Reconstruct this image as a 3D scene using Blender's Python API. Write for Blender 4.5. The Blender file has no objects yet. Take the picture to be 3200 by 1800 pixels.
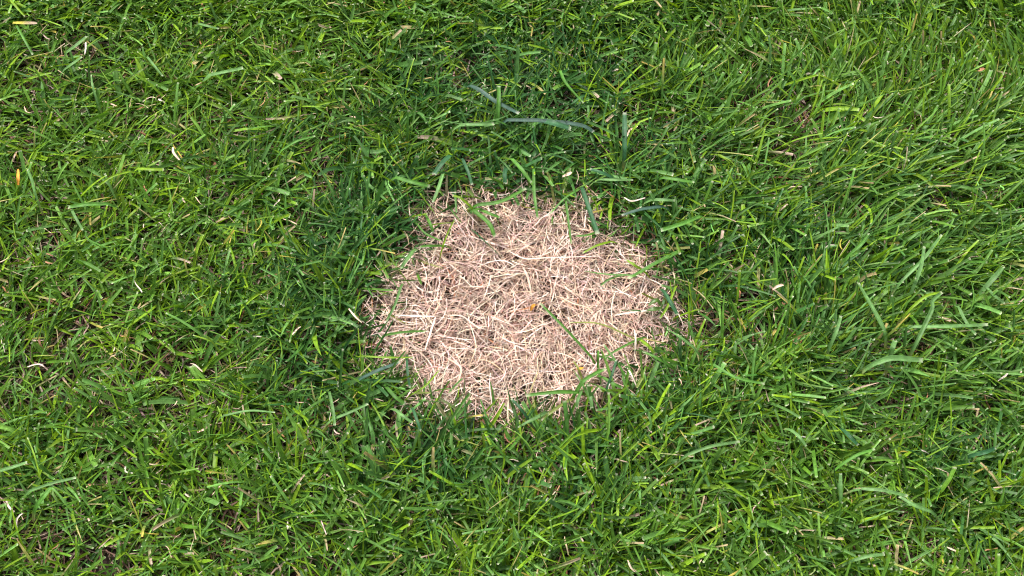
import bpy, math
import numpy as np
from mathutils import Vector, Matrix, Euler
R = math.radians
rng = np.random.default_rng(7)

# ------------------------------------------------------------------ camera
sc = bpy.context.scene
TILT = R(27.0); DIST = 1.13; LENS = 50.0
cam_d = bpy.data.cameras.new("camera"); cam = bpy.data.objects.new("camera", cam_d)
sc.collection.objects.link(cam)
cam.location = (0.0, -DIST * math.sin(TILT), DIST * math.cos(TILT) + 0.02)
cam.rotation_euler = (TILT, 0, 0)
cam_d.lens = LENS; cam_d.sensor_width = 36.0
cam_d.clip_start = 0.01; cam_d.clip_end = 500.0
sc.camera = cam

# ------------------------------------------------------------------ sky, sun, exposure
SUN_EL, SUN_AZ = R(56.0), R(-35.0)       # azimuth measured from +y towards +x
world = bpy.data.worlds.new("World"); sc.world = world; world.use_nodes = True
wn = world.node_tree; wn.nodes.clear()
sky = wn.nodes.new("ShaderNodeTexSky"); sky.sky_type = 'NISHITA'; sky.sun_disc = False
sky.sun_elevation = SUN_EL; sky.sun_rotation = SUN_AZ
sky.air_density = 1.0; sky.dust_density = 4.0; sky.ozone_density = 1.0
hsv = wn.nodes.new("ShaderNodeHueSaturation"); hsv.inputs["Saturation"].default_value = 0.30
bg = wn.nodes.new("ShaderNodeBackground"); bg.inputs["Strength"].default_value = 0.125
wo = wn.nodes.new("ShaderNodeOutputWorld")
wn.links.new(sky.outputs[0], hsv.inputs["Color"]); wn.links.new(hsv.outputs[0], bg.inputs[0])
wn.links.new(bg.outputs[0], wo.inputs[0])
sun_d = bpy.data.lights.new("sun", 'SUN'); sun_d.energy = 2.7; sun_d.angle = R(15); sun_d.color = (1.0, 0.96, 0.90)
sun = bpy.data.objects.new("sun", sun_d); sc.collection.objects.link(sun)
sd = Vector((math.sin(SUN_AZ) * math.cos(SUN_EL), math.cos(SUN_AZ) * math.cos(SUN_EL), math.sin(SUN_EL)))
sun.rotation_euler = sd.to_track_quat('Z', 'Y').to_euler()
sc.view_settings.view_transform = 'Standard'; sc.view_settings.look = 'None'
sc.view_settings.exposure = 0.95; sc.view_settings.gamma = 1.0
sc.view_settings.use_curve_mapping = False
sc.cycles.max_bounces = 8; sc.cycles.filter_width = 1.15

# ------------------------------------------------------------------ where a point of the photograph lies on the lawn
_M = np.array(Euler((TILT, 0, 0)).to_matrix()); _C = np.array(cam.location)
def ground(u, v, z=0.0):
    """photograph pixel (3200 x 1800) to the world point at height z"""
    u = np.asarray(u, float); v = np.asarray(v, float)
    d = np.stack([(u - 1600) / 3200 * 36 / LENS, (900 - v) / 3200 * 36 / LENS, -np.ones_like(u)], -1) @ _M.T
    k = (z - _C[2]) / d[..., 2]
    return _C + d * k[..., None]
def photo(x, y, z=0.0):
    p = (np.stack([x, y, np.zeros_like(x) + z], -1) - _C) @ _M
    return 1600 + p[..., 0] / -p[..., 2] * LENS / 36 * 3200, 900 - p[..., 1] / -p[..., 2] * LENS / 36 * 3200
MM = 0.000254                              # one photograph pixel at the middle of the frame, in metres

# ------------------------------------------------------------------ smooth noise on the ground
def make_noise(seed, n=64):
    g = np.random.default_rng(seed).random((n, n))
    def f(x, y, scale):
        x = np.asarray(x) / scale + 17.3; y = np.asarray(y) / scale + 5.1
        i = np.floor(x).astype(int); j = np.floor(y).astype(int); a = x - i; b = y - j
        a = a * a * (3 - 2 * a); b = b * b * (3 - 2 * b)
        return ((g[i % n, j % n] * (1 - a) + g[(i + 1) % n, j % n] * a) * (1 - b)
                + (g[i % n, (j + 1) % n] * (1 - a) + g[(i + 1) % n, (j + 1) % n] * a) * b)
    return f
n1, n2, n3, n4 = (make_noise(s) for s in (1, 2, 3, 4))

# ------------------------------------------------------------------ outline of the dead patch (photograph pixels -> ground)
OUT = np.array([(640, 300), (668, 285), (705, 287), (735, 268), (765, 285), (808, 290), (850, 298), (875, 340), (925, 372), (950, 415), (958, 455),
                (928, 478), (940, 520), (885, 540), (850, 560), (805, 592), (720, 588), (645, 598), (590, 580), (592, 535), (548, 505),
                (535, 470), (548, 405), (588, 358), (600, 322)], float) * (3200 / 1456)
OUT = ground(OUT[:, 0], OUT[:, 1], 0.008)[:, :2]
def patch_dist(x, y):
    """signed distance to the patch edge, negative inside (metres)"""
    x = np.asarray(x, float); y = np.asarray(y, float)
    best = np.full(x.shape, 1e9); ins = np.zeros(x.shape, bool)
    for a, b in zip(OUT, np.roll(OUT, -1, 0)):
        e = b - a; t = np.clip(((x - a[0]) * e[0] + (y - a[1]) * e[1]) / (e @ e), 0, 1)
        best = np.minimum(best, np.hypot(x - a[0] - t * e[0], y - a[1] - t * e[1]))
        c = (a[1] > y) != (b[1] > y)
        xi = a[0] + (y - a[1]) / (b[1] - a[1] + 1e-12) * e[0]
        ins ^= c & (x < xi)
    return np.where(ins, -best, best)
HOLES = [(2945, 945, 40, .8), (3120, 925, 55, .9), (1868, 1090, 30, .7), (1735, 1165, 50, .8), (1660, 1245, 55, .5), (60, 185, 30, .7), (1080, 430, 40, .5),
         (480, 390, 60, .6), (330, 290, 35, .6), (2310, 560, 35, .4), (3010, 250, 30, .6), (3080, 1270, 40, .5), (1560, 1420, 30, .4), (420, 1690, 45, .6),
         (1380, 700, 30, .4), (1270, 1310, 45, .6), (740, 560, 40, .5), (2570, 1620, 30, .4), (3040, 960, 30, .6), (1840, 1290, 30, .8), (400, 560, 35, .5)]
HP = [(ground(h[0], h[1], .01), h[2] * MM * 1.1, h[3]) for h in HOLES]
def hole(x, y):
    k = np.zeros(np.shape(x))
    for p, r, s in HP:
        k = np.maximum(k, s * np.exp(-(((x - p[0]) ** 2 + (y - p[1]) ** 2) / r ** 2) ** 1.5))
    return k

# ------------------------------------------------------------------ helpers
def tag(o, label=None, cat=None, group=None, kind=None):
    if label: o["label"] = label
    if cat: o["category"] = cat
    if group: o["group"] = group
    if kind: o["kind"] = kind
    return o
def mesh_obj(name, V, F, mat, col=None, st=None, parent=None, smooth=True):
    """V (n,3), F (m,4) quads; col (n,3) colour of the material; st (n,3) across, along, random"""
    me = bpy.data.meshes.new(name)
    V = np.ascontiguousarray(V, np.float32); F = np.ascontiguousarray(F, np.int32)
    me.vertices.add(len(V)); me.vertices.foreach_set("co", V.ravel())
    k = F.shape[1]
    me.loops.add(F.size); me.loops.foreach_set("vertex_index", F.ravel())
    me.polygons.add(len(F)); me.polygons.foreach_set("loop_start", np.arange(0, F.size, k, dtype=np.int32))
    me.update(calc_edges=True)
    if smooth: me.polygons.foreach_set("use_smooth", np.ones(len(F), bool))
    if col is not None:
        a = me.attributes.new("tint", 'FLOAT_COLOR', 'POINT')
        a.data.foreach_set("color", np.concatenate([col, np.ones((len(col), 1))], 1).astype(np.float32).ravel())
    if st is not None:
        a = me.attributes.new("leaf", 'FLOAT_VECTOR', 'POINT'); a.data.foreach_set("vector", st.astype(np.float32).ravel())
    me.materials.append(mat)
    o = bpy.data.objects.new(name, me); sc.collection.objects.link(o)
    if parent is not None: o.parent = parent
    return o

# ------------------------------------------------------------------ materials
def leaf_material(name, rough, spec, transl, vein, mottle=0.25, sheen=0.0):
    m = bpy.data.materials.new(name); m.use_nodes = True
    nt = m.node_tree; N = nt.nodes; L = nt.links; N.clear()
    out = N.new("ShaderNodeOutputMaterial"); pr = N.new("ShaderNodeBsdfPrincipled"); tr = N.new("ShaderNodeBsdfTranslucent")
    mix = N.new("ShaderNodeMixShader"); mix.inputs[0].default_value = transl
    at = N.new("ShaderNodeAttribute"); at.attribute_name = "tint"
    lf = N.new("ShaderNodeAttribute"); lf.attribute_name = "leaf"
    sep = N.new("ShaderNodeSeparateXYZ"); L.new(lf.outputs["Vector"], sep.inputs[0])
    # veins that run along the blade
    comb = N.new("ShaderNodeCombineXYZ")
    mu = N.new("ShaderNodeMath"); mu.operation = 'MULTIPLY'; mu.inputs[1].default_value = 4.0; L.new(sep.outputs[0], mu.inputs[0])
    mv = N.new("ShaderNodeMath"); mv.operation = 'MULTIPLY'; mv.inputs[1].default_value = 1.6; L.new(sep.outputs[1], mv.inputs[0])
    mr = N.new("ShaderNodeMath"); mr.operation = 'MULTIPLY'; mr.inputs[1].default_value = 517.0; L.new(sep.outputs[2], mr.inputs[0])
    L.new(mu.outputs[0], comb.inputs[0]); L.new(mv.outputs[0], comb.inputs[1]); L.new(mr.outputs[0], comb.inputs[2])
    nz = N.new("ShaderNodeTexNoise"); nz.inputs["Scale"].default_value = 1.0; nz.inputs["Detail"].default_value = 2.0
    L.new(comb.outputs[0], nz.inputs["Vector"])
    rg = N.new("ShaderNodeMapRange"); rg.inputs["From Min"].default_value = 0.3; rg.inputs["From Max"].default_value = 0.7
    rg.inputs["To Min"].default_value = 1 - vein; rg.inputs["To Max"].default_value = 1 + vein
    L.new(nz.outputs["Fac"], rg.inputs["Value"])
    g = N.new("ShaderNodeNewGeometry")
    n2_ = N.new("ShaderNodeTexNoise"); n2_.inputs["Scale"].default_value = 260.0; n2_.inputs["Detail"].default_value = 2.0
    L.new(g.outputs["Position"], n2_.inputs["Vector"])
    r2 = N.new("ShaderNodeMapRange"); r2.inputs["From Min"].default_value = 0.3; r2.inputs["From Max"].default_value = 0.7
    r2.inputs["To Min"].default_value = 1 - mottle; r2.inputs["To Max"].default_value = 1 + mottle
    L.new(n2_.outputs["Fac"], r2.inputs["Value"])
    m1 = N.new("ShaderNodeMath"); m1.operation = 'MULTIPLY'; L.new(rg.outputs[0], m1.inputs[0]); L.new(r2.outputs[0], m1.inputs[1])
    vm = N.new("ShaderNodeVectorMath"); vm.operation = 'SCALE'; L.new(at.outputs["Color"], vm.inputs[0]); L.new(m1.outputs[0], vm.inputs["Scale"])
    L.new(vm.outputs[0], pr.inputs["Base Color"])
    # light passing through a leaf comes out yellower
    vt = N.new("ShaderNodeVectorMath"); vt.operation = 'MULTIPLY'; L.new(vm.outputs[0], vt.inputs[0])
    vt.inputs[1].default_value = (1.5, 1.5, 0.6) if vein > 0.2 else (1.1, 0.95, 0.8)
    L.new(vt.outputs[0], tr.inputs["Color"])
    pr.inputs["Roughness"].default_value = rough; pr.inputs["Specular IOR Level"].default_value = spec
    bp = N.new("ShaderNodeBump"); bp.inputs["Strength"].default_value = 0.35; bp.inputs["Distance"].default_value = 0.0006
    L.new(nz.outputs["Fac"], bp.inputs["Height"]); L.new(bp.outputs[0], pr.inputs["Normal"])
    L.new(pr.outputs[0], mix.inputs[1]); L.new(tr.outputs[0], mix.inputs[2]); L.new(mix.outputs[0], out.inputs[0])
    return m
M_green = leaf_material("green_leaf", 0.50, 0.30, 0.28, 0.28)
M_straw = leaf_material("dead_straw", 0.65, 0.25, 0.08, 0.14, 0.20)
M_leaf = leaf_material("weed_leaf", 0.40, 0.5, 0.15, 0.21)

def soil_material():
    m = bpy.data.materials.new("soil"); m.use_nodes = True
    nt = m.node_tree; N = nt.nodes; L = nt.links; pr = N["Principled BSDF"]
    g = N.new("ShaderNodeNewGeometry")
    a = N.new("ShaderNodeTexNoise"); a.inputs["Scale"].default_value = 140; a.inputs["Detail"].default_value = 6
    L.new(g.outputs["Position"], a.inputs["Vector"])
    cr = N.new("ShaderNodeValToRGB"); e = cr.color_ramp.elements
    e[0].position = 0.3; e[0].color = (0.014, 0.009, 0.008, 1); e[1].position = 0.75; e[1].color = (0.05, 0.031, 0.024, 1)
    L.new(a.outputs["Fac"], cr.inputs[0])
    # beyond the modelled blades the sheet takes the lawn's own green
    ln = N.new("ShaderNodeVectorMath"); ln.operation = 'LENGTH'; L.new(g.outputs["Position"], ln.inputs[0])
    mp = N.new("ShaderNodeMapRange"); mp.inputs["From Min"].default_value = 2.0; mp.inputs["From Max"].default_value = 2.6
    L.new(ln.outputs["Value"], mp.inputs["Value"])
    b = N.new("ShaderNodeTexNoise"); b.inputs["Scale"].default_value = 35; b.inputs["Detail"].default_value = 6
    L.new(g.outputs["Position"], b.inputs["Vector"])
    cg = N.new("ShaderNodeValToRGB"); e = cg.color_ramp.elements
    e[0].position = 0.3; e[0].color = (0.022, 0.045, 0.012, 1); e[1].position = 0.7; e[1].color = (0.07, 0.13, 0.03, 1)
    L.new(b.outputs["Fac"], cg.inputs[0])
    mx = N.new("ShaderNodeMix"); mx.data_type = 'RGBA'
    L.new(mp.outputs[0], mx.inputs["Factor"]); L.new(cr.outputs[0], mx.inputs["A"]); L.new(cg.outputs[0], mx.inputs["B"])
    L.new(mx.outputs["Result"], pr.inputs["Base Color"])
    bp = N.new("ShaderNodeBump"); bp.inputs["Strength"].default_value = 0.8; bp.inputs["Distance"].default_value = 0.003
    L.new(a.outputs["Fac"], bp.inputs["Height"]); L.new(bp.outputs[0], pr.inputs["Normal"])
    pr.inputs["Roughness"].default_value = 0.95; pr.inputs["Specular IOR Level"].default_value = 0.15
    return m
M_soil = soil_material()

# ------------------------------------------------------------------ ground
gx = np.concatenate([[-150, -40, -10, -3, -1.2], np.linspace(-0.7, 0.7, 281), [1.2, 3, 10, 40, 150]])
gy = np.concatenate([[-150, -40, -10, -3, -1.0], np.linspace(-0.55, 0.6, 231), [1.0, 3, 10, 40, 150]])
X, Y = np.meshgrid(gx, gy)
Z = (n1(X, Y, .02) - .5) * .005 + (n2(X, Y, .008) - .5) * .004 + (n3(X, Y, .08) - .5) * .006
Z *= (np.maximum(abs(X), abs(Y)) < .65)
nx, ny = len(gx), len(gy)
I = (np.arange(ny - 1)[:, None] * nx + np.arange(nx - 1)[None]).ravel()
g_o = mesh_obj("ground", np.stack([X, Y, Z], -1).reshape(-1, 3), np.stack([I, I + 1, I + nx + 1, I + nx], 1), M_soil)
tag(g_o, kind="structure")

# ------------------------------------------------------------------ blade strips, many at once
def strips(base, az, el, length, width, droop, curl, roll, twist, fold, ts, tip, kink_t=None, kink_a=None, wav=None):
    """returns V (n, S, K, 3): centre lines integrated from base, K = 3 across when folded, 2 when flat.
    tip: width at the cut end relative to the width (0 = pointed)"""
    n = len(az); S = len(ts); K = 3 if fold is not None else 2
    P = np.zeros((n, S, 3)); D = np.zeros((n, S, 3)); P[:, 0] = base
    for i, t in enumerate(ts):
        e = el - droop * t ** 1.2; a = az + curl * t
        if kink_t is not None:
            k = 1 / (1 + np.exp(-(t - kink_t) * 40)); e = e + kink_a[:, 0] * k; a = a + kink_a[:, 1] * k
        if wav is not None:
            a = a + wav[:, 0] * np.sin(wav[:, 1] * t + wav[:, 2]); e = e + .6 * wav[:, 0] * np.sin(wav[:, 1] * 1.3 * t + wav[:, 3])
        D[:, i] = np.stack([np.cos(a) * np.cos(e), np.sin(a) * np.cos(e), np.sin(e)], 1)
        if i: P[:, i] = P[:, i - 1] + (D[:, i] + D[:, i - 1]) * .5 * (length * (ts[i] - ts[i - 1]))[:, None]
    P[..., 2] = np.maximum(P[..., 2], 0.0015)
    side = np.stack([-D[..., 1], D[..., 0], np.zeros((n, S))], -1)
    side /= np.linalg.norm(side, axis=-1, keepdims=True) + 1e-9
    nor = np.cross(D, side)
    r = roll[:, None] + twist[:, None] * ts[None]
    s2 = side * np.cos(r)[..., None] + nor * np.sin(r)[..., None]
    m2 = nor * np.cos(r)[..., None] - side * np.sin(r)[..., None]
    t = ts[None]
    w = width[:, None] * (0.72 + 0.28 * np.minimum(1, t * 3.5)) * np.where(t > .55, 1 - (1 - tip[:, None]) * ((t - .55) / .45) ** 1.6, 1)
    w = w[..., None] * .5
    if K == 3:
        f = (fold[:, None] * w[..., 0])[..., None]
        V = np.stack([P - s2 * w + m2 * f, P, P + s2 * w + m2 * f], 2)
    else:
        V = np.stack([P - s2 * w, P + s2 * w], 2)
    return V
def quads(n, S, K):
    b = np.arange(n)[:, None, None] * S * K + np.arange(S - 1)[None, :, None] * K + np.arange(K - 1)[None, None]
    b = b.ravel()
    return np.stack([b, b + 1, b + K + 1, b + K], 1)
def pack(parts):
    """join (V (n,S,K,3), colour (n,S,3), ts) batches into flat arrays"""
    VV, FF, CC, TT = [], [], [], []; off = 0
    for V, C, ts in parts:
        n, S, K, _ = V.shape
        VV.append(V.reshape(-1, 3)); FF.append(quads(n, S, K) + off); off += n * S * K
        CC.append(np.repeat(C[:, :, None], K, 2).reshape(-1, 3))
        u = np.linspace(0, 1, K); T = np.zeros((n, S, K, 3))
        T[..., 0] = u; T[..., 1] = ts[None, :, None]; T[..., 2] = rng.random(n)[:, None, None]
        TT.append(T.reshape(-1, 3))
    return np.concatenate(VV), np.concatenate(FF), np.concatenate(CC), np.concatenate(TT)

# real colours of the leaves (linear)
BLUE = np.array((0.031, 0.110, 0.026)); MID = np.array((0.096, 0.212, 0.018)); LIME = np.array((0.190, 0.320, 0.010))
GREY = np.array((0.140, 0.300, 0.080)); TIPC = np.array((0.62, 0.60, 0.46)); YEL = np.array((0.42, 0.33, 0.06))
STRAW = np.array((0.71, 0.51, 0.39)); PINK = np.array((0.70, 0.49, 0.42)); CREAM = np.array((0.80, 0.655, 0.55))
RUST = np.array((0.33, 0.155, 0.085)); UMBER = np.array((0.155, 0.090, 0.062)); OLIVE = np.array((0.24, 0.20, 0.07))

def lush(x, y):
    """0 where the lawn is yellowish, 1 where it grows dark and bluish: the ring round the dead spot and the strip above it"""
    d = np.maximum(patch_dist(x, y), 0)
    k = np.exp(-(d / .125) ** 2) * .95
    tx, ty, _ = ground(1640, 330); k = np.maximum(k, 1.0 * np.exp(-(((x - tx) / .13) ** 2 + ((y - ty) / .13) ** 2)))
    bx, by, _ = ground(1500, 1420); k = k * (1 - .4 * np.exp(-(((x - bx) / .35) ** 2 + ((y - by) / .10) ** 2)))
    rx, ry, _ = ground(2650, 1150); k = np.maximum(k, .45 * np.exp(-(((x - rx) / .20) ** 2 + ((y - ry) / .25) ** 2)))
    return np.clip(k + (n1(x, y, .07) - .5) * .7 + (n3(x, y, .02) - .5) * .4, 0, 1)
def flow(x, y):
    """prevailing direction of the blades, radians"""
    u, v = photo(x, y)
    a = R(20) + R(45) * np.clip((u - 1900) / 700, 0, 1) * np.clip((1500 - v) / 500, 0, 1)   # on the right they sweep up to the right
    return a + (n2(x, y, .13) - .5) * R(200)

def turf(x, y, kind, lawn=True):
    """green blades rooted at x, y. kind: 0 fine, 1 medium, 2 coarse"""
    n = len(x)
    u_, v_ = photo(x, y) if lawn else (x * 0 + 1500, x * 0 + 1600)
    if lawn: short = .78 + .22 * np.clip(patch_dist(x, y) / .03, 0, 1)
    else: short = 1.0
    ft = flow(x, y) if lawn else (n2(x, y, .1)) * R(400)
    lu = lush(x, y) if lawn else np.clip(n1(x, y, .09), 0, 1) * .6
    comb_ = np.clip((u_ - 1900) / 700, 0, 1) * np.clip((1500 - v_) / 500, 0, 1)          # how strongly the blades are swept one way
    crown = np.repeat(rng.random((n + 3) // 4), 4)[:n]; flip = np.where(crown < .42 * (1 - comb_), R(180), 0)
    az = ft + np.repeat(rng.normal(0, 1, (n + 3) // 4), 4)[:n] * (R(48) - R(24) * comb_) + rng.normal(0, R(34), n) + flip
    if kind == 0: wid = rng.uniform(.0008, .0015, n); L = rng.uniform(.026, .059, n)
    elif kind == 1: wid = rng.uniform(.0016, .0027, n); L = rng.uniform(.026, .057, n)
    else: wid = rng.uniform(.0029, .0043, n); L = rng.uniform(.024, .050, n)
    el = R(1) * rng.uniform(14, 60, n); dr = R(1) * rng.uniform(5, 50, n)
    L = L * np.minimum(1, rng.uniform(.026, .036, n) / np.maximum(L * np.sin(np.maximum(el - .5 * dr, .05)), .001))* short * (1 - .16 * np.clip((1100 - u_) / 500, 0, 1))   # mown level
    cut = rng.random(n) < (.45 if kind == 0 else .75)
    tip = np.where(cut, rng.uniform(.65, .95, n), .12)
    ts = np.array([0, .18, .38, .58, .78, .96, 1.0])
    base = np.stack([x, y, rng.uniform(.0, .006, n)], 1)
    kt = np.where(rng.random(n) < .14, rng.uniform(.3, .8, n), 5.0); ka = np.stack([-rng.uniform(.3, 1.4, n), rng.normal(0, .6, n)], 1)
    fold = rng.uniform(.15, .75, n) if kind else None
    V = strips(base, az, el, L, wid, dr, rng.normal(0, .35, n), rng.normal(0, .55, n), rng.normal(0, .7, n), fold, ts, tip, kt, ka)
    # colour
    r = rng.random(n); c = np.empty((n, 3))
    a = np.clip(lu + rng.normal(0, .22, n), 0, 1)[:, None]
    c[:] = MID * (1 - a) + BLUE * a
    y_ = rng.random(n) < (.46 - .30 * lu) * (1.35 if kind == 0 else .6)
    c[y_] = (MID + (LIME - MID) * rng.uniform(.4, 1, (n, 1)))[y_]
    g_ = rng.random(n) < (.28 if kind else .12)
    c[g_] = (c * .45 + GREY * .55)[g_]
    c *= rng.uniform(.62, 1.28, (n, 1))
    C = np.repeat(c[:, None], len(ts), 1)
    # cut ends are bleached, some blades die back from the tip
    w = (rng.random((cut.sum(), 1)) ** 1.5) * .9; C[cut, -1] = C[cut, -1] * (1 - w) + TIPC * w
    sick = rng.random(n) < (.022 + .045 * (1 - lu)) * (.55 if kind else 1.2)
    k = rng.random(n)[:, None]; dead = YEL * k + PINK * .75 * (1 - k)
    for i, w in ((3, .25), (4, .7), (5, 1), (6, 1)):
        C[sick, i] = (C[:, i] * (1 - w) + dead * w)[sick]
    if lawn:                                             # round the dead spot many blades are half dead
        rim = rng.random(n) < .42 * np.clip((.020 - patch_dist(x, y)) / .022, 0, 1); kk = rng.uniform(.25, .9, (n, 1, 1))
        D_ = (STRAW * .75)[None, None] * (1 - k[:, None]) + (np.array((.30, .30, .07)))[None, None] * k[:, None]
        C[rim] = (C * (1 - kk) + D_ * kk)[rim]
    C[:, 0] = C[:, 0] * .4 + np.array((.35, .33, .15)) * .6
    return V, C, ts

# ------------------------------------------------------------------ the lawn in view
cx = np.array([ground(u, v)[:2] for u in (0, 3200) for v in (0, 1800)])
X0, X1 = cx[:, 0].min() - .05, cx[:, 0].max() + .05; Y0, Y1 = cx[:, 1].min() - .06, cx[:, 1].max() + .05
def scatter(n):
    return rng.uniform(X0, X1, n), rng.uniform(Y0, Y1, n)
def in_view(x, y, m=170):
    return (abs(x) < .505) & (y > -.275) & (y < .36)
PC = OUT.mean(0)
def green_keep(x, y):
    near = np.clip((PC[1] - y) / .04, 0, 1)              # on the near side the blades lean over the straw less
    d = patch_dist(x, y + .009 * near) + (n4(x, y, .022) - .5) * .044 + (n3(x, y, .006) - .5) * .012
    k = np.clip((d + .008) / .030, 0, 1)
    k *= np.clip(.62 + (n2(x, y, .028) - .35) * 1.6, .30, 1)
    k *= np.clip(.10 + 1.4 * n1(x, y, .0085), .08, 1)                 # crowns with dark gaps between them
    u, v = photo(x, y); k *= 1 - .22 * np.clip((1100 - u) / 600, 0, 1) * (.4 + n3(x, y, .05))
    k *= 1 - .93 * hole(x, y)
    return in_view(x, y) & (rng.random(len(x)) < k)
parts = []
for kind, n in ((0, 52000), (1, 44000), (2, 8500)):
    # blades rise from shared crowns, a few from each
    m = n // 4; x, y = scatter(m); x = np.repeat(x, 4) + rng.normal(0, .0035, m * 4); y = np.repeat(y, 4) + rng.normal(0, .0035, m * 4)
    k = green_keep(x, y); parts.append(turf(x[k], y[k], kind))
lawn = mesh_obj("lawn_grass", *(lambda a: (a[0], a[1], M_green, a[2], a[3]))(pack(parts)))
tag(lawn, "short mown green grass round the pale dead patch, darkest just above it", "grass", kind="stuff")
print("lawn blades", sum(len(p[0]) for p in parts))

# ------------------------------------------------------------------ dry strands
def straw(x, y, n_seg, wid, L, zlo, zhi, elspread, palette, probs, wave=.5):
    n = len(x); az = rng.uniform(0, 2 * math.pi, n)
    ts = np.linspace(0, 1, n_seg)
    base = np.stack([x, y, rng.uniform(zlo, zhi, n)], 1)
    el = rng.normal(0.12, elspread, n)
    wav = np.stack([rng.uniform(0, wave, n), rng.uniform(3, 9, n), rng.uniform(0, 6, n), rng.uniform(0, 6, n)], 1)
    V = strips(base, az, el, L, wid, el * 1.6 + .05, rng.normal(0, .7, n), rng.normal(0, .5, n), rng.normal(0, 1.6, n),
               rng.uniform(.3, 1.0, n), ts, rng.uniform(.2, .9, n), None, None, wav)
    # centre each strand on its point, the root end is not its middle
    mid = V[:, n_seg // 2, 1, :2] - base[:, :2]; V[..., :2] -= mid[:, None, None]
    c = np.array(palette)[rng.choice(len(palette), n, p=probs)] * rng.uniform(.75, 1.2, (n, 1))
    c = c * (1 + rng.normal(0, .05, (n, 3)))
    C = np.repeat(c[:, None], n_seg, 1) * rng.uniform(.88, 1.1, (n, n_seg, 1))
    return V, np.clip(C, .01, .92), ts
def patch_pts(n, grow, soft):
    x, y = ground(rng.uniform(1080, 2200, n), rng.uniform(540, 1370, n))[:, :2].T
    d = patch_dist(x, y) + (n4(x, y, .02) - .5) * .02
    k = rng.random(n) < np.clip((grow - d) / soft, 0, 1) * (1 - .93 * hole(x, y)) * np.clip(.30 + n1(x, y, .012) * 1.1, 0, 1)
    return x[k], y[k]
P = []
x, y = patch_pts(12000, .026, .026)      # matted brown layer next to the soil, tints darkened as shade between strands
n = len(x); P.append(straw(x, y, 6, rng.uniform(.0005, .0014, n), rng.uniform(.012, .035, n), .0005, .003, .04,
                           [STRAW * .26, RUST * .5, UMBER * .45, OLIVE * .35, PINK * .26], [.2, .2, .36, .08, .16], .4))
x, y = patch_pts(11500, .010, .022)      # fine pale strands
n = len(x); P.append(straw(x, y, 8, rng.uniform(.00044, .00078, n), rng.uniform(.012, .036, n), .005, .017, .18,
                           [STRAW, PINK, CREAM, STRAW * .55], [.27, .26, .27, .20], .26))
x, y = patch_pts(2600, .028, .02)        # thin scatter of low strands out under the green rim
n = len(x); P.append(straw(x, y, 7, rng.uniform(.0004, .0009, n), rng.uniform(.012, .034, n), .004, .010, .16,
                           [STRAW * .8, PINK * .8, CREAM * .8, RUST], [.3, .3, .2, .2], .35))
x, y = patch_pts(900, .004, .016)       # broader dry blades on top
n = len(x); P.append(straw(x, y, 8, rng.uniform(.0009, .0014, n), rng.uniform(.015, .040, n), .006, .014, .12,
                           [STRAW, CREAM, PINK, RUST * 1.5], [.36, .36, .2, .08], .25))
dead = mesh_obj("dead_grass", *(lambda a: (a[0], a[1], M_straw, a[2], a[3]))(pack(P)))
tag(dead, "matted pale straw of the dead spot in the middle of the lawn", "dead grass", kind="stuff")

# brown thatch under and between the green blades
x, y = scatter(30000)
k = in_view(x, y) & (patch_dist(x, y) > -.01) & (rng.random(len(x)) < .55 + .45 * n1(x, y, .03)); x, y = x[k], y[k]; n = len(x)
T = [straw(x, y, 6, rng.uniform(.0006, .0018, n), rng.uniform(.012, .035, n), .002, .010, .2,
           [STRAW * .5, RUST * .6, UMBER * .8, PINK * .42, OLIVE * .6], [.26, .16, .28, .16, .14], .6)]
x, y = scatter(1300)
k = in_view(x, y) & (patch_dist(x, y) > .0) & (rng.random(len(x)) < 1.15 - .8 * lush(x, y)); x, y = x[k], y[k]; n = len(x)
T.append(straw(x, y, 6, rng.uniform(.0004, .0015, n), rng.uniform(.005, .016, n), .012, .021, .25,
               [CREAM * .9, STRAW, RUST * 1.3, YEL * 1.1, GREY * 1.6], [.26, .32, .14, .14, .14], .6))
th = mesh_obj("thatch", *(lambda a: (a[0], a[1], M_straw, a[2], a[3]))(pack(T)))
tag(th, "brown thatch and dry clippings between the roots of the green lawn", "thatch", kind="stuff")

# lawn beyond the frame: one square of turf that a node group repeats round the view
TS = .30
tp = []
for kind, n in ((0, 6500), (1, 6000), (2, 1200)):
    x = rng.uniform(-TS / 2, TS / 2, n); y = rng.uniform(-TS / 2, TS / 2, n); tp.append(turf(x, y, kind, lawn=False))
far = mesh_obj("surrounding_grass", *(lambda a: (a[0], a[1], M_green, a[2], a[3]))(pack(tp)))
tag(far, "green lawn going on beyond the edges of the view", "grass", kind="stuff")
gi = bpy.data.node_groups.new("repeat_turf", 'GeometryNodeTree')
gi.interface.new_socket("Geometry", in_out='INPUT', socket_type='NodeSocketGeometry')
gi.interface.new_socket("Geometry", in_out='OUTPUT', socket_type='NodeSocketGeometry')
GN, GL = gi.nodes, gi.links
a_in = GN.new("NodeGroupInput"); a_out = GN.new("NodeGroupOutput")
join = GN.new("GeometryNodeJoinGeometry")
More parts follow.
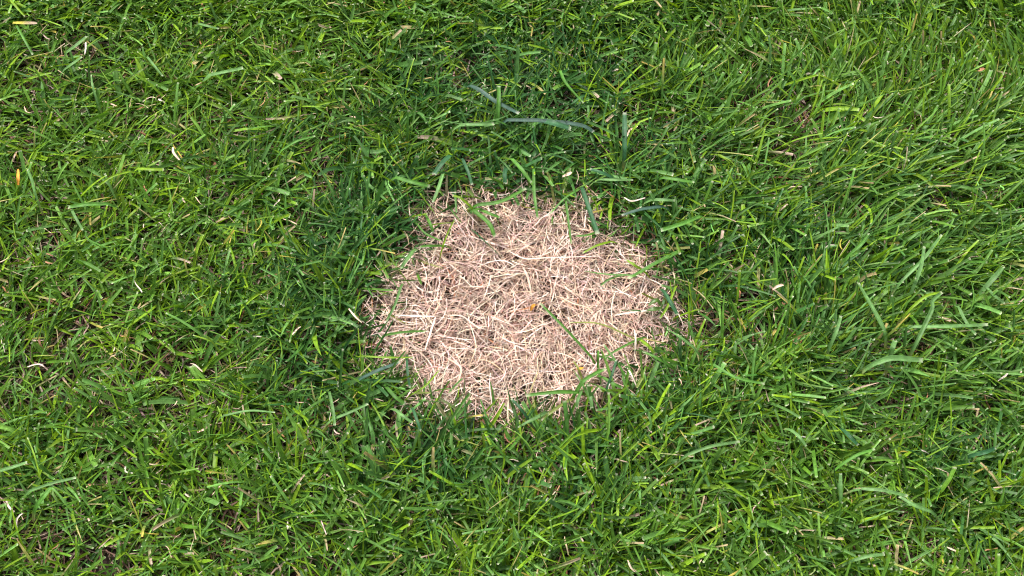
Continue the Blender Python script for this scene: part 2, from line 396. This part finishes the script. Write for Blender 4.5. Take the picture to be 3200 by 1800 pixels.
# squares wholly in the unique lawn are left out: four bands of points
def band(xa, xb, ya, yb):
    nx_ = int(round((xb - xa) / TS)); ny_ = int(round((yb - ya) / TS))
    gr = GN.new("GeometryNodeMeshGrid"); gr.inputs["Size X"].default_value = max(xb - xa - TS, 0); gr.inputs["Size Y"].default_value = max(yb - ya - TS, 0)
    gr.inputs["Vertices X"].default_value = nx_; gr.inputs["Vertices Y"].default_value = ny_
    tf = GN.new("GeometryNodeTransform"); tf.inputs["Translation"].default_value = ((xa + xb) / 2, (ya + yb) / 2, 0)
    GL.new(gr.outputs["Mesh"], tf.inputs["Geometry"])
    mp = GN.new("GeometryNodeMeshToPoints"); GL.new(tf.outputs[0], mp.inputs[0])
    iop = GN.new("GeometryNodeInstanceOnPoints"); GL.new(mp.outputs[0], iop.inputs["Points"]); GL.new(a_in.outputs[0], iop.inputs["Instance"])
    rv = GN.new("FunctionNodeRandomValue"); rv.data_type = 'INT'
    ri = [s for s in rv.inputs if s.type == 'INT' and s.name in ("Min", "Max")]
    ri[0].default_value = 0; ri[1].default_value = 3
    mm = GN.new("ShaderNodeMath"); mm.operation = 'MULTIPLY'; mm.inputs[1].default_value = math.pi / 2
    ro = [s for s in rv.outputs if s.type == 'INT'][0]
    GL.new(ro, mm.inputs[0]); cb = GN.new("ShaderNodeCombineXYZ"); GL.new(mm.outputs[0], cb.inputs[2]); GL.new(cb.outputs[0], iop.inputs["Rotation"])
    GL.new(iop.outputs[0], join.inputs[0])
UX0, UX1, UY0, UY1 = -.50, .50, -.268, .36      # what the unique lawn covers
band(UX1, UX1 + 7 * TS, UY0 - .0, UY0 + 2 * TS + .0001); band(UX0 - 7 * TS, UX0, UY0, UY0 + 2 * TS + .0001)
band(UX0 - 7 * TS, UX1 + 7 * TS + .2, UY1 - .09, UY1 - .09 + 7 * TS); band(UX0 - 7 * TS, UX1 + 7 * TS + .2, UY0 - 6 * TS, UY0)
GL.new(join.outputs[0], a_out.inputs[0])
far.modifiers.new("repeat_turf", 'NODES').node_group = gi
print("view", X0, X1, Y0, Y1)

# ------------------------------------------------------------------ single blades one can pick out, where they lie on the lawn
COL = dict(B=(.045, .100, .072), D=(.035, .120, .045), G=(.085, .225, .030), P=(.125, .260, .075), L=(.190, .330, .014),
           O=(.200, .240, .060), Y=(.480, .420, .060), S=STRAW, C=CREAM * .9, R=(.330, .160, .085), A=(.62, .27, .035))
def spline(P, n):
    P = np.asarray(P, float); Q = np.concatenate([[2 * P[0] - P[1]], P, [2 * P[-1] - P[-2]]]); out = []
    seg = len(P) - 1
    for t in np.linspace(0, seg, n):
        i = min(int(t), seg - 1); f = t - i; a, b, c, d = Q[i:i + 4]
        out.append(.5 * (2 * b + (c - a) * f + (2 * a - 5 * b + 4 * c - d) * f * f + (3 * b - a - 3 * c + d) * f ** 3))
    return np.array(out)
def one_blade(name, pts, wpx, key, z, parent=None, origin=None, tip=.8, stem=True, dead_tip=None, oval=False, mat=None):
    """pts run from the root to the tip in photograph pixels; they are dropped on the level z of the turf"""
    u, v = np.array(pts, float).T
    m = len(u); zz = z + np.linspace(-.001, .001, m) + np.sin(np.linspace(0, math.pi, m)) * .003
    P = np.array([ground(a, b, c) for a, b, c in zip(u, v, zz)])
    P = spline(P, 13 if m < 4 else 19)
    if stem:                                              # the hidden lower part goes down to the soil
        d = P[0] - P[1]; d[2] = 0; d /= np.linalg.norm(d)
        low = np.array([P[0] + d * .012 + [0, 0, -z + .001], P[0] + d * .010 + [0, 0, -z * .55], P[0] + d * .005 + [0, 0, -z * .2]])
        P = np.concatenate([low, P])
    S = len(P); T = np.gradient(P, axis=0); T /= np.linalg.norm(T, axis=1)[:, None]
    side = np.stack([-T[:, 1], T[:, 0], np.zeros(S)], 1); side /= np.linalg.norm(side, axis=1)[:, None] + 1e-9
    nor = np.cross(T, side); nor *= np.sign(nor[:, 2:3]) + (nor[:, 2:3] == 0)
    t = np.linspace(0, 1, S); r = rng.normal(0, .15) + rng.normal(0, .35) * t
    s2 = side * np.cos(r)[:, None] + nor * np.sin(r)[:, None]; m2 = nor * np.cos(r)[:, None] - side * np.sin(r)[:, None]
    w = wpx * MM * 1.08 * .5
    w = w * (np.sin(math.pi * np.clip(t * .97 + .02, 0, 1)) ** .65 if oval else (.7 + .3 * np.minimum(1, t * 3)) * np.where(t > .6, 1 - (1 - tip) * ((t - .6) / .4) ** 1.5, 1))
    w = (w * (1 + rng.normal(0, .03, S)))[:, None]; f = rng.uniform(.15, .45)
    K = 5; a = np.linspace(-1, 1, K)
    V = P[:, None] + s2[:, None] * (w[:, None] * a[None, :, None]) + m2[:, None] * (w[:, None] * f * np.abs(a)[None, :, None] ** .8)
    # torn, uneven cut
    V[-1] += T[-1][None] * rng.normal(0, wpx * MM * .12, (K, 1))
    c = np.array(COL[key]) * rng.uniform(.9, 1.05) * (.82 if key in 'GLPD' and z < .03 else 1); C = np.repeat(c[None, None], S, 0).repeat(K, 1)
    C = C * (1 + .10 * np.cos(a * 9))[None, :, None]
    if dead_tip:
        k = np.clip((t - .45) / .35, 0, 1)[:, None, None]; C = C * (1 - k) + np.array(COL[dead_tip]) * k
    elif key not in "SCRAY" and not oval: C[-1] = C[-1] * .45 + TIPC * .55
    if key in "GDPL" and stem: C[:2] = np.array((.35, .33, .15))
    o0 = np.array(origin if origin is not None else [P[0][0], P[0][1], 0.0])
    Q = quads(1, S, K); st = np.zeros((S, K, 3)); st[..., 0] = np.linspace(0, 1, K); st[..., 1] = t[:, None]; st[..., 2] = rng.random()
    o = mesh_obj(name, (V - o0).reshape(-1, 3), Q, mat or (M_straw if key in "SCRA" else M_green), np.clip(C, .005, .9).reshape(-1, 3), st.reshape(-1, 3), parent)
    if parent is None: o.location = o0
    return o
H = .0325; W = .0175     # level of the mown turf, level of the straw in the dead spot
GRP = "single grass blades that stand out of the lawn"
BL = [
 ([(1586,375),(1688,377),(1781,386),(1828,396),(1855,413)],13,"B",H,"long blue-grey blade arching over the dark turf above the dead spot"),
 ([(1700,378),(1732,386),(1784,403)],20,"D",H+.002,"broad blunt blade lying on the right half of the long blue-grey one"),
 ([(1471,268),(1500,283),(1550,318),(1622,355)],14,"B",H,"blue-grey blade slanting down to the right above the long arching blue one"),
 ([(1440,392),(1490,390),(1544,389)],13,"P",H,"short pale blunt blade left of the long arching blue-grey one"),
 ([(1952,468),(1952,410),(1952,352)],14,"D",H,"broad upright blue-green blade above the upper right of the dead spot"),
 ([(1556,352),(1558,310),(1558,268)],13,"G",H+.002,"upright blunt blade crossing the slanting blue-grey one"),
 ([(1750,222),(1762,252),(1783,280),(1822,322)],11,"G",H,"bright green blade pointing down right above the long blue-grey one"),
 ([(1601,498),(1630,530),(1661,571)],12,"G",H,"mid green blade whose cut end points down to the top of the dead spot"),
 ([(1446,498),(1462,535),(1475,578)],9,"D",H,"narrow blue-green blade pointing down at the top left rim of the dead spot"),
 ([(1668,530),(1669,600),(1674,640),(1680,680)],11,"G",W+.012,"long blade hanging straight down over the top of the straw"),
 ([(1583,522),(1578,545),(1580,574)],14,"D",H-.006,"short dark bluish blade just above the top rim of the dead spot"),
 ([(1404,488),(1380,512),(1356,546)],15,"D",H,"wide dark blue-green blade above left of the dead spot"),
 ([(1384,544),(1370,590),(1353,632)],11,"P",H,"pale blade standing steeply over the upper left rim of the dead spot"),
 ([(1240,556),(1290,570),(1343,583)],12,"G",H,"straight blade with a blunt left end, above left of the dead spot"),
 ([(1482,724),(1520,760),(1566,803)],8,"D",W,"dull dark blade half sunk in the straw near its upper left"),
 ([(1377,768),(1345,768),(1312,771)],10,"G",W+.002,"level green blade on the straw at the left of the dead spot"),
 ([(1333,677),(1344,700),(1353,727)],11,"G",W+.008,"short green blade dipping into the upper left straw"),
 ([(1303,700),(1330,730),(1378,753)],7,"G",W+.006,"narrow curved blade under the short one at the upper left straw"),
 ([(1291,785),(1272,810),(1253,838)],12,"P",H-.006,"pale wide blade leaning off the left rim with a bleached tip"),
 ([(1385,765),(1400,725),(1420,686)],6,"L",W+.008,"thin yellow-green blade rising from the straw at its upper left"),
 ([(1810,592),(1765,620),(1720,667)],8,"G",W+.008,"slim blade reaching down left over the upper right straw"),
 ([(1767,620),(1776,690),(1785,762)],9,"G",W+.010,"dark straight blade hanging into the upper right of the straw"),
 ([(1866,725),(1835,735),(1800,738)],8,"G",W+.004,"short level blade left of a broad hanging one in the upper right straw"),
 ([(1820,590),(1840,650),(1868,732)],13,"D",W+.012,"broad blue-green blade hanging into the dead spot from upper right"),
 ([(2070,646),(2005,655),(1943,674)],13,"B",H,"bluish blade lying level right of the top of the dead spot"),
 ([(2040,624),(2075,625),(2108,627)],10,"P",H+.002,"pale short blunt blade just above the level bluish one"),
 ([(1875,561),(1926,562),(1978,562)],8,"P",H,"thin level pale blade above the upper right rim of the dead spot"),
 ([(1910,553),(1875,538),(1844,529)],11,"D",H,"rounded blue-green blade end above the thin level pale one"),
 ([(2074,556),(2120,563),(2169,570)],11,"G",H,"straight level green blade right of the thin pale one"),
 ([(1906,756),(1865,768),(1822,791)],10,"L",W+.008,"bright green blade pointing down left into the right side of the straw"),
 ([(2122,786),(2050,822),(1964,871)],14,"G",H-.008,"long broad blade reaching down left to the right rim of the dead spot"),
 ([(1971,860),(1900,858),(1826,848)],8,"P",W+.002,"greyish level blade lying on the right half of the straw"),
 ([(1922,866),(1898,876),(1876,893)],8,"P",W+.002,"small pale curved blade under the greyish level one on the straw"),
 ([(2003,841),(1982,828),(1957,812)],8,"L",W+.010,"small bright blade tip pointing up left at the right rim"),
 ([(2186,676),(2130,700),(2064,720)],12,"G",H,"smooth blade sweeping up right beyond the right rim of the dead spot"),
 ([(1210,1046),(1262,1038),(1332,1034)],9,"G",W+.004,"blunt level green blade on the lower left straw"),
 ([(1130,1113),(1210,1117),(1291,1117)],7,"L",H-.010,"bright yellow-green level blade left of the lower straw"),
 ([(1132,1181),(1185,1157),(1250,1132)],12,"B",H-.008,"wide blue-grey blade rising right toward the lower left rim"),
 ([(1252,898),(1235,950),(1207,1004)],8,"P",H-.010,"slim pale blade leaning over the left rim of the dead spot"),
 ([(1209,1211),(1235,1240),(1266,1262)],10,"G",H-.008,"green blade slanting down right below the lower left rim"),
 ([(1237,1282),(1262,1302),(1288,1321)],9,"P",H,"pale straight blade slanting down right well below the lower left rim"),
 ([(1292,1282),(1303,1312),(1315,1346)],8,"D",H,"bluish narrow blade pointing down below the bottom of the dead spot"),
 ([(1271,1120),(1274,1165),(1281,1212)],9,"D",W+.006,"bluish upright blade at the lower left corner of the straw"),
 ([(1283,1235),(1330,1205),(1372,1157)],6,"L",W+.006,"thin yellow-green blade reaching up right over the lower left straw"),
 ([(1196,1195),(1240,1212),(1285,1225)],7,"G",H-.008,"fine green blade ending at the lower left corner of the straw"),
 ([(1845,1112),(1770,1030),(1689,948)],9,"G",W+.003,"long straight green blade crossing the middle of the straw"),
 ([(1959,1182),(1925,1130),(1886,1076)],9,"G",W+.006,"green blade slanting up left over the lower right straw"),
 ([(1901,1200),(1915,1165),(1926,1125)],9,"D",W+.009,"small bluish blade standing over the lower right straw"),
 ([(2085,1137),(2050,1118),(2012,1101)],10,"G",H-.010,"mid green blade pointing up left at the lower right rim"),
 ([(2168,1087),(2125,1055),(2083,1029)],9,"P",H,"pale green blade slanting up left beyond the right rim"),
 ([(2035,1182),(2046,1156),(2057,1130)],12,"P",H-.010,"broad pale blade standing at the lower right rim of the dead spot"),
 ([(1702,1293),(1665,1312),(1618,1337)],12,"P",H-.008,"broad pale blade with bleached tip just below the bottom rim"),
 ([(1645,1302),(1625,1275),(1598,1247)],8,"D",H-.010,"bluish narrow blade slanting up left to the bottom rim"),
 ([(2762,1027),(2722,955),(2680,883)],13,"P",H+.001,"broad pale blade leaning left among the dark turf far right of the dead spot"),
 ([(2866,1066),(2892,1010),(2912,965),(2914,940),(2943,913)],13,"P",H,"twisted pale blade with a white edge beside the bare gap at right"),
 ([(2850,1021),(2960,1020),(3087,1015)],11,"P",H,"very long level pale blade under the bare gap near the right edge"),
 ([(2858,888),(2878,830),(2888,770)],11,"P",H,"pale blade standing nearly upright above the twisted one at right"),
 ([(2819,877),(2885,810),(2943,733)],10,"P",H-.001,"long pale blade sweeping up right above the twisted one"),
 ([(2660,790),(2690,764),(2715,730)],9,"G",H,"green blade sweeping up right, far left of the long pale sweeping one"),
 ([(3078,900),(3108,866),(3137,832)],15,"P",H-.004,"broad blade leaning right between the bare gap and the right edge"),
 ([(3080,896),(3105,922),(3140,949)],10,"P",H-.004,"pale blade crossing the bare gap at the right edge of the photo"),
 ([(2735,1135),(2790,1119),(2884,1126)],16,"P",H,"widest pale bent blade below the very long level one at right"),
 ([(2602,1063),(2615,1030),(2628,988)],11,"P",H,"grey-green blade standing steeply left of the wide bent one"),
 ([(2996,961),(3018,1005),(3050,1046)],9,"P",H-.002,"pale blade crossing down over the very long level one"),
 ([(2785,1103),(2790,1085),(2797,1064)],14,"P",H,"short broad upright blade with a torn tip above the wide bent one"),
 ([(2850,961),(2895,925),(2943,913)],9,"L",H,"bright green arched blade left of the bare gap at right"),
 ([(2910,1599),(2860,1580),(2809,1551)],10,"P",H,"pale slanting blade in the lower right corner of the lawn"),
 ([(2695,1527),(2765,1533),(2836,1550)],9,"P",H,"nearly level pale blade ending at the lower right slanting one"),
 ([(2627,1549),(2626,1515),(2627,1479)],11,"P",H,"upright pale blade left of the nearly level one at lower right"),
 ([(2633,1450),(2680,1422),(2733,1404)],9,"G",H,"curved green blade rising right above the upright pale one at lower right"),
 ([(2639,1348),(2658,1368),(2681,1391)],11,"D",H,"bluish blade pointing down right above the curved green one"),
 ([(3052,1419),(3080,1412),(3112,1399)],12,"D",H,"dark bluish blade rising right near the right edge, lower down"),
 ([(2667,1751),(2715,1738),(2764,1732)],9,"P",H,"pale level blade close to the bottom edge at lower right"),
 ([(2478,1348),(2500,1368),(2519,1394)],9,"P",H,"pale blade pointing down right below the lush right side"),
 ([(211,163),(240,142),(272,114)],14,"P",H+.001,"broad pale blade pointing up right in the top left corner"),
 ([(202,218),(228,200),(256,179)],11,"P",H+.001,"pale blade under the broad one in the top left corner"),
 ([(29,-4),(50,20),(78,51)],7,"L",H,"bright yellow-green blade entering from the top edge at far left"),
 ([(460,178),(482,206),(508,238)],8,"P",H,"grey-green blade slanting down right in the upper left lawn"),
 ([(652,236),(705,225),(760,213)],11,"P",H,"grey-green blade almost level at the upper left, right of the slanting one"),
 ([(298,298),(290,266),(286,234)],8,"P",H,"narrow upright pale blade in the upper left lawn"),
 ([(621,75),(650,83),(682,91)],9,"P",H,"short shiny blade near the top edge, upper left"),
 ([(52,80),(76,122),(103,170)],8,"G",H,"long green blade slanting down right beside the left edge at top"),
 ([(335,638),(270,640),(212,648)],12,"G",H,"broad level blade with a tapered right end in the left lawn"),
 ([(224,656),(238,683),(259,719)],8,"P",H,"narrow blade slanting down just below the broad level one at left"),
 ([(109,600),(100,562),(86,529)],10,"P",H,"pale blade pointing up left near the left edge"),
 ([(332,774),(290,757),(268,740),(268,722)],6,"G",H,"thin hooked green blade in the left lawn"),
 ([(432,527),(470,529),(513,530)],9,"L",H,"bright level blade in the left lawn"),
 ([(404,536),(350,552),(303,584)],7,"L",H,"bright arched blade left of the bright level one"),
 ([(118,1575),(140,1548),(166,1517)],13,"G",H,"broad dark green blade standing in the lower left corner"),
 ([(93,1534),(165,1510),(237,1493)],8,"P",H,"long pale slanting blade above the broad one at lower left"),
 ([(124,1488),(108,1425),(86,1368)],4,"L",H,"thin straight yellowish stalk in the lower left lawn"),
 ([(-10,1474),(40,1460),(85,1445)],10,"P",H,"grey-green blade entering from the left edge at lower left"),
 ([(1040,1310),(1090,1290),(1150,1262)],8,"P",H,"grey-green blade lying left below the dead spot"),
 ([(1030,1232),(1040,1280),(1046,1330)],9,"P",H,"pale upright blade left below the dead spot"),
 ([(2230,1140),(2300,1180),(2390,1200)],9,"G",H,"long curved blade in the turf right below the dead spot"),
 ([(2150,1420),(2220,1395),(2310,1380)],9,"P",H,"pale level blade in the lower middle right of the lawn"),
 ([(700,1300),(780,1285),(860,1290)],9,"P",H,"faintly curved pale blade in the lower left half of the lawn"),
 ([(880,470),(930,440),(985,425)],8,"G",H,"green blade rising right, halfway between the top left corner and the dead spot"),
]
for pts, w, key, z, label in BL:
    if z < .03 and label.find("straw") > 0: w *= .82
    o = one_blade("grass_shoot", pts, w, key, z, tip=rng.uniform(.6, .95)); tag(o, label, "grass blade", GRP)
DB = [
 ([(40,71),(75,71),(115,72)],10,"Y",H,"pale yellow dead blade lying level in the top left corner","S"),
 ([(57,578),(57,555),(57,529)],9,"A",H,"short orange-yellow dead blade upright near the left edge",None),
 ([(540,460),(543,478),(561,500)],7,"S",H,"curved straw-coloured blade in the upper left lawn",None),
 ([(3054,223),(3064,218),(3076,213)],12,"R",H-.004,"short brown dead leaf piece near the upper right corner",None),
 ([(1540,1035),(1490,1020),(1444,988),(1400,985)],4,"C",W-.002,"kinked cream strand lying across the left middle of the straw",None),
 ([(1235,985),(1290,987),(1358,989)],5,"C",W,"straight cream blade along the left side of the straw",None),
 ([(1328,1094),(1345,1040),(1361,990)],5,"C",W-.001,"cream blade standing steeply on the left side of the straw",None),
 ([(1590,785),(1640,808),(1700,806),(1875,800)],4,"C",W,"very long cream strand lying level in the upper straw",None),
 ([(1632,830),(1650,870),(1662,935)],6,"S",W-.002,"long tan blade running down the centre of the straw",None),
 ([(1988,1205),(1972,1170),(1960,1150)],5,"C",W+.008,"hooked white strand at the lower right rim of the dead spot",None),
 ([(1984,1100),(1986,1060),(1982,1030)],5,"C",W+.004,"thin white strand upright at the right side of the straw",None),
 ([(2016,618),(1975,628),(1950,617)],4,"C",H,"thin white bent strand above the right rim of the dead spot",None),
 ([(1400,1120),(1440,1150),(1428,1198)],6,"S",W,"bent tan strand in the lower left straw",None),
 ([(1920,985),(1980,975),(2060,966)],5,"C",W,"straight cream blade at the right end of the straw",None),
 ([(2415,905),(2430,895),(2448,890)],8,"S",H,"tan clipping with a bent end in the lush turf at right",None),
 ([(1758,552),(1775,545),(1785,538)],10,"S",H-.006,"tan leaf piece above the top right rim of the dead spot",None),
 ([(1090,965),(1110,990),(1130,1008)],5,"S",H-.006,"thin tan strand in the green left of the dead spot",None),
]
for pts, w, key, z, label, dt in DB:
    o = one_blade("dry_straw", pts, w, key, z, tip=.6, stem=False, dead_tip=dt); tag(o, label, "dead blade", "dead blades one can pick out")
for pts, w, label in (([(1658,972),(1664,958),(1672,950)], 9, "orange leaf fragment near the centre of the straw"),
                      ([(1800,1153),(1812,1152),(1824,1148)], 10, "orange leaf fragment in the lower right straw by the green tuft")):
    tag(one_blade("leaf_fragment", pts, w, "A", W + .001, stem=False, oval=True), label, "leaf fragment", "orange leaf fragments on the straw")

def empty(name, u, v):
    e = bpy.data.objects.new(name, None); sc.collection.objects.link(e); e.location = ground(u, v, 0.0); e.empty_display_size = .01; return e
def tuft(u, v, blades, label):
    e = empty("grass_tuft", u, v); org = np.array(e.location)
    for pts, w, key, z in blades: one_blade("blade", pts, w, key, z, parent=e, origin=org)
    tag(e, label, "grass tuft", "grass tufts growing at the edge of the straw")
tuft(1808, 1215, [([(1802,1222),(1830,1185),(1892,1152)],11,"G",W+.006), ([(1802,1226),(1735,1226),(1645,1236)],11,"G",W+.006),
                  ([(1814,1229),(1806,1250),(1803,1276)],9,"P",W+.008), ([(1838,1212),(1846,1245),(1850,1275)],10,"P",W+.006),
                  ([(1815,1175),(1805,1150),(1790,1128)],8,"O",W+.004), ([(1868,1135),(1869,1110),(1870,1095)],7,"G",W+.004),
                  ([(1885,1180),(1915,1198),(1945,1212)],10,"G",W+.006), ([(1780,1250),(1740,1275),(1690,1312)],9,"O",W+.006)],
     "green tuft spreading from the lower right edge of the straw")
tuft(1487, 640, [([(1492,641),(1566,630),(1643,590)],12,"G",W+.012), ([(1478,656),(1527,698),(1546,740)],13,"G",W+.008),
                 ([(1500,655),(1530,668),(1562,680)],10,"G",W+.008), ([(1470,645),(1440,620),(1415,612)],8,"L",W+.010)],
     "green tuft spreading from the upper left edge of the straw")
tuft(2002, 1060, [([(1976,1055),(1873,1012),(1780,1008)],6,"O",W+.004), ([(2000,1058),(1945,1085),(1888,1118)],7,"G",W+.004),
                  ([(2008,1066),(2030,1085),(2046,1105)],10,"L",W+.006)],
     "sparse green tuft sending two thin blades over the lower right straw")
tuft(2052, 990, [([(2110,900),(2085,960),(2062,995)],7,"L",W+.010), ([(2075,912),(2095,945),(2118,985)],12,"D",W+.010)],
     "two crossed blades, one lime and one bluish, at the right rim")
e = empty("weed_seedling", 2068, 950); tag(e, "small weed with two dark oval leaves at the right rim of the dead spot", "weed")
org = np.array(e.location); COL["W"] = (.060, .120, .016)
for pts in ([(2068,962),(2045,966),(2020,970)], [(2066,955),(2042,950),(2030,968)][:1] + [(2050,940),(2026,955)]):
    one_blade("leaf", pts, 15, "W", W + .006, parent=e, origin=org, stem=False, oval=True, mat=M_leaf)
one_blade("stem", [(2069,960),(2070,950)], 4, "W", W + .002, parent=e, origin=org)
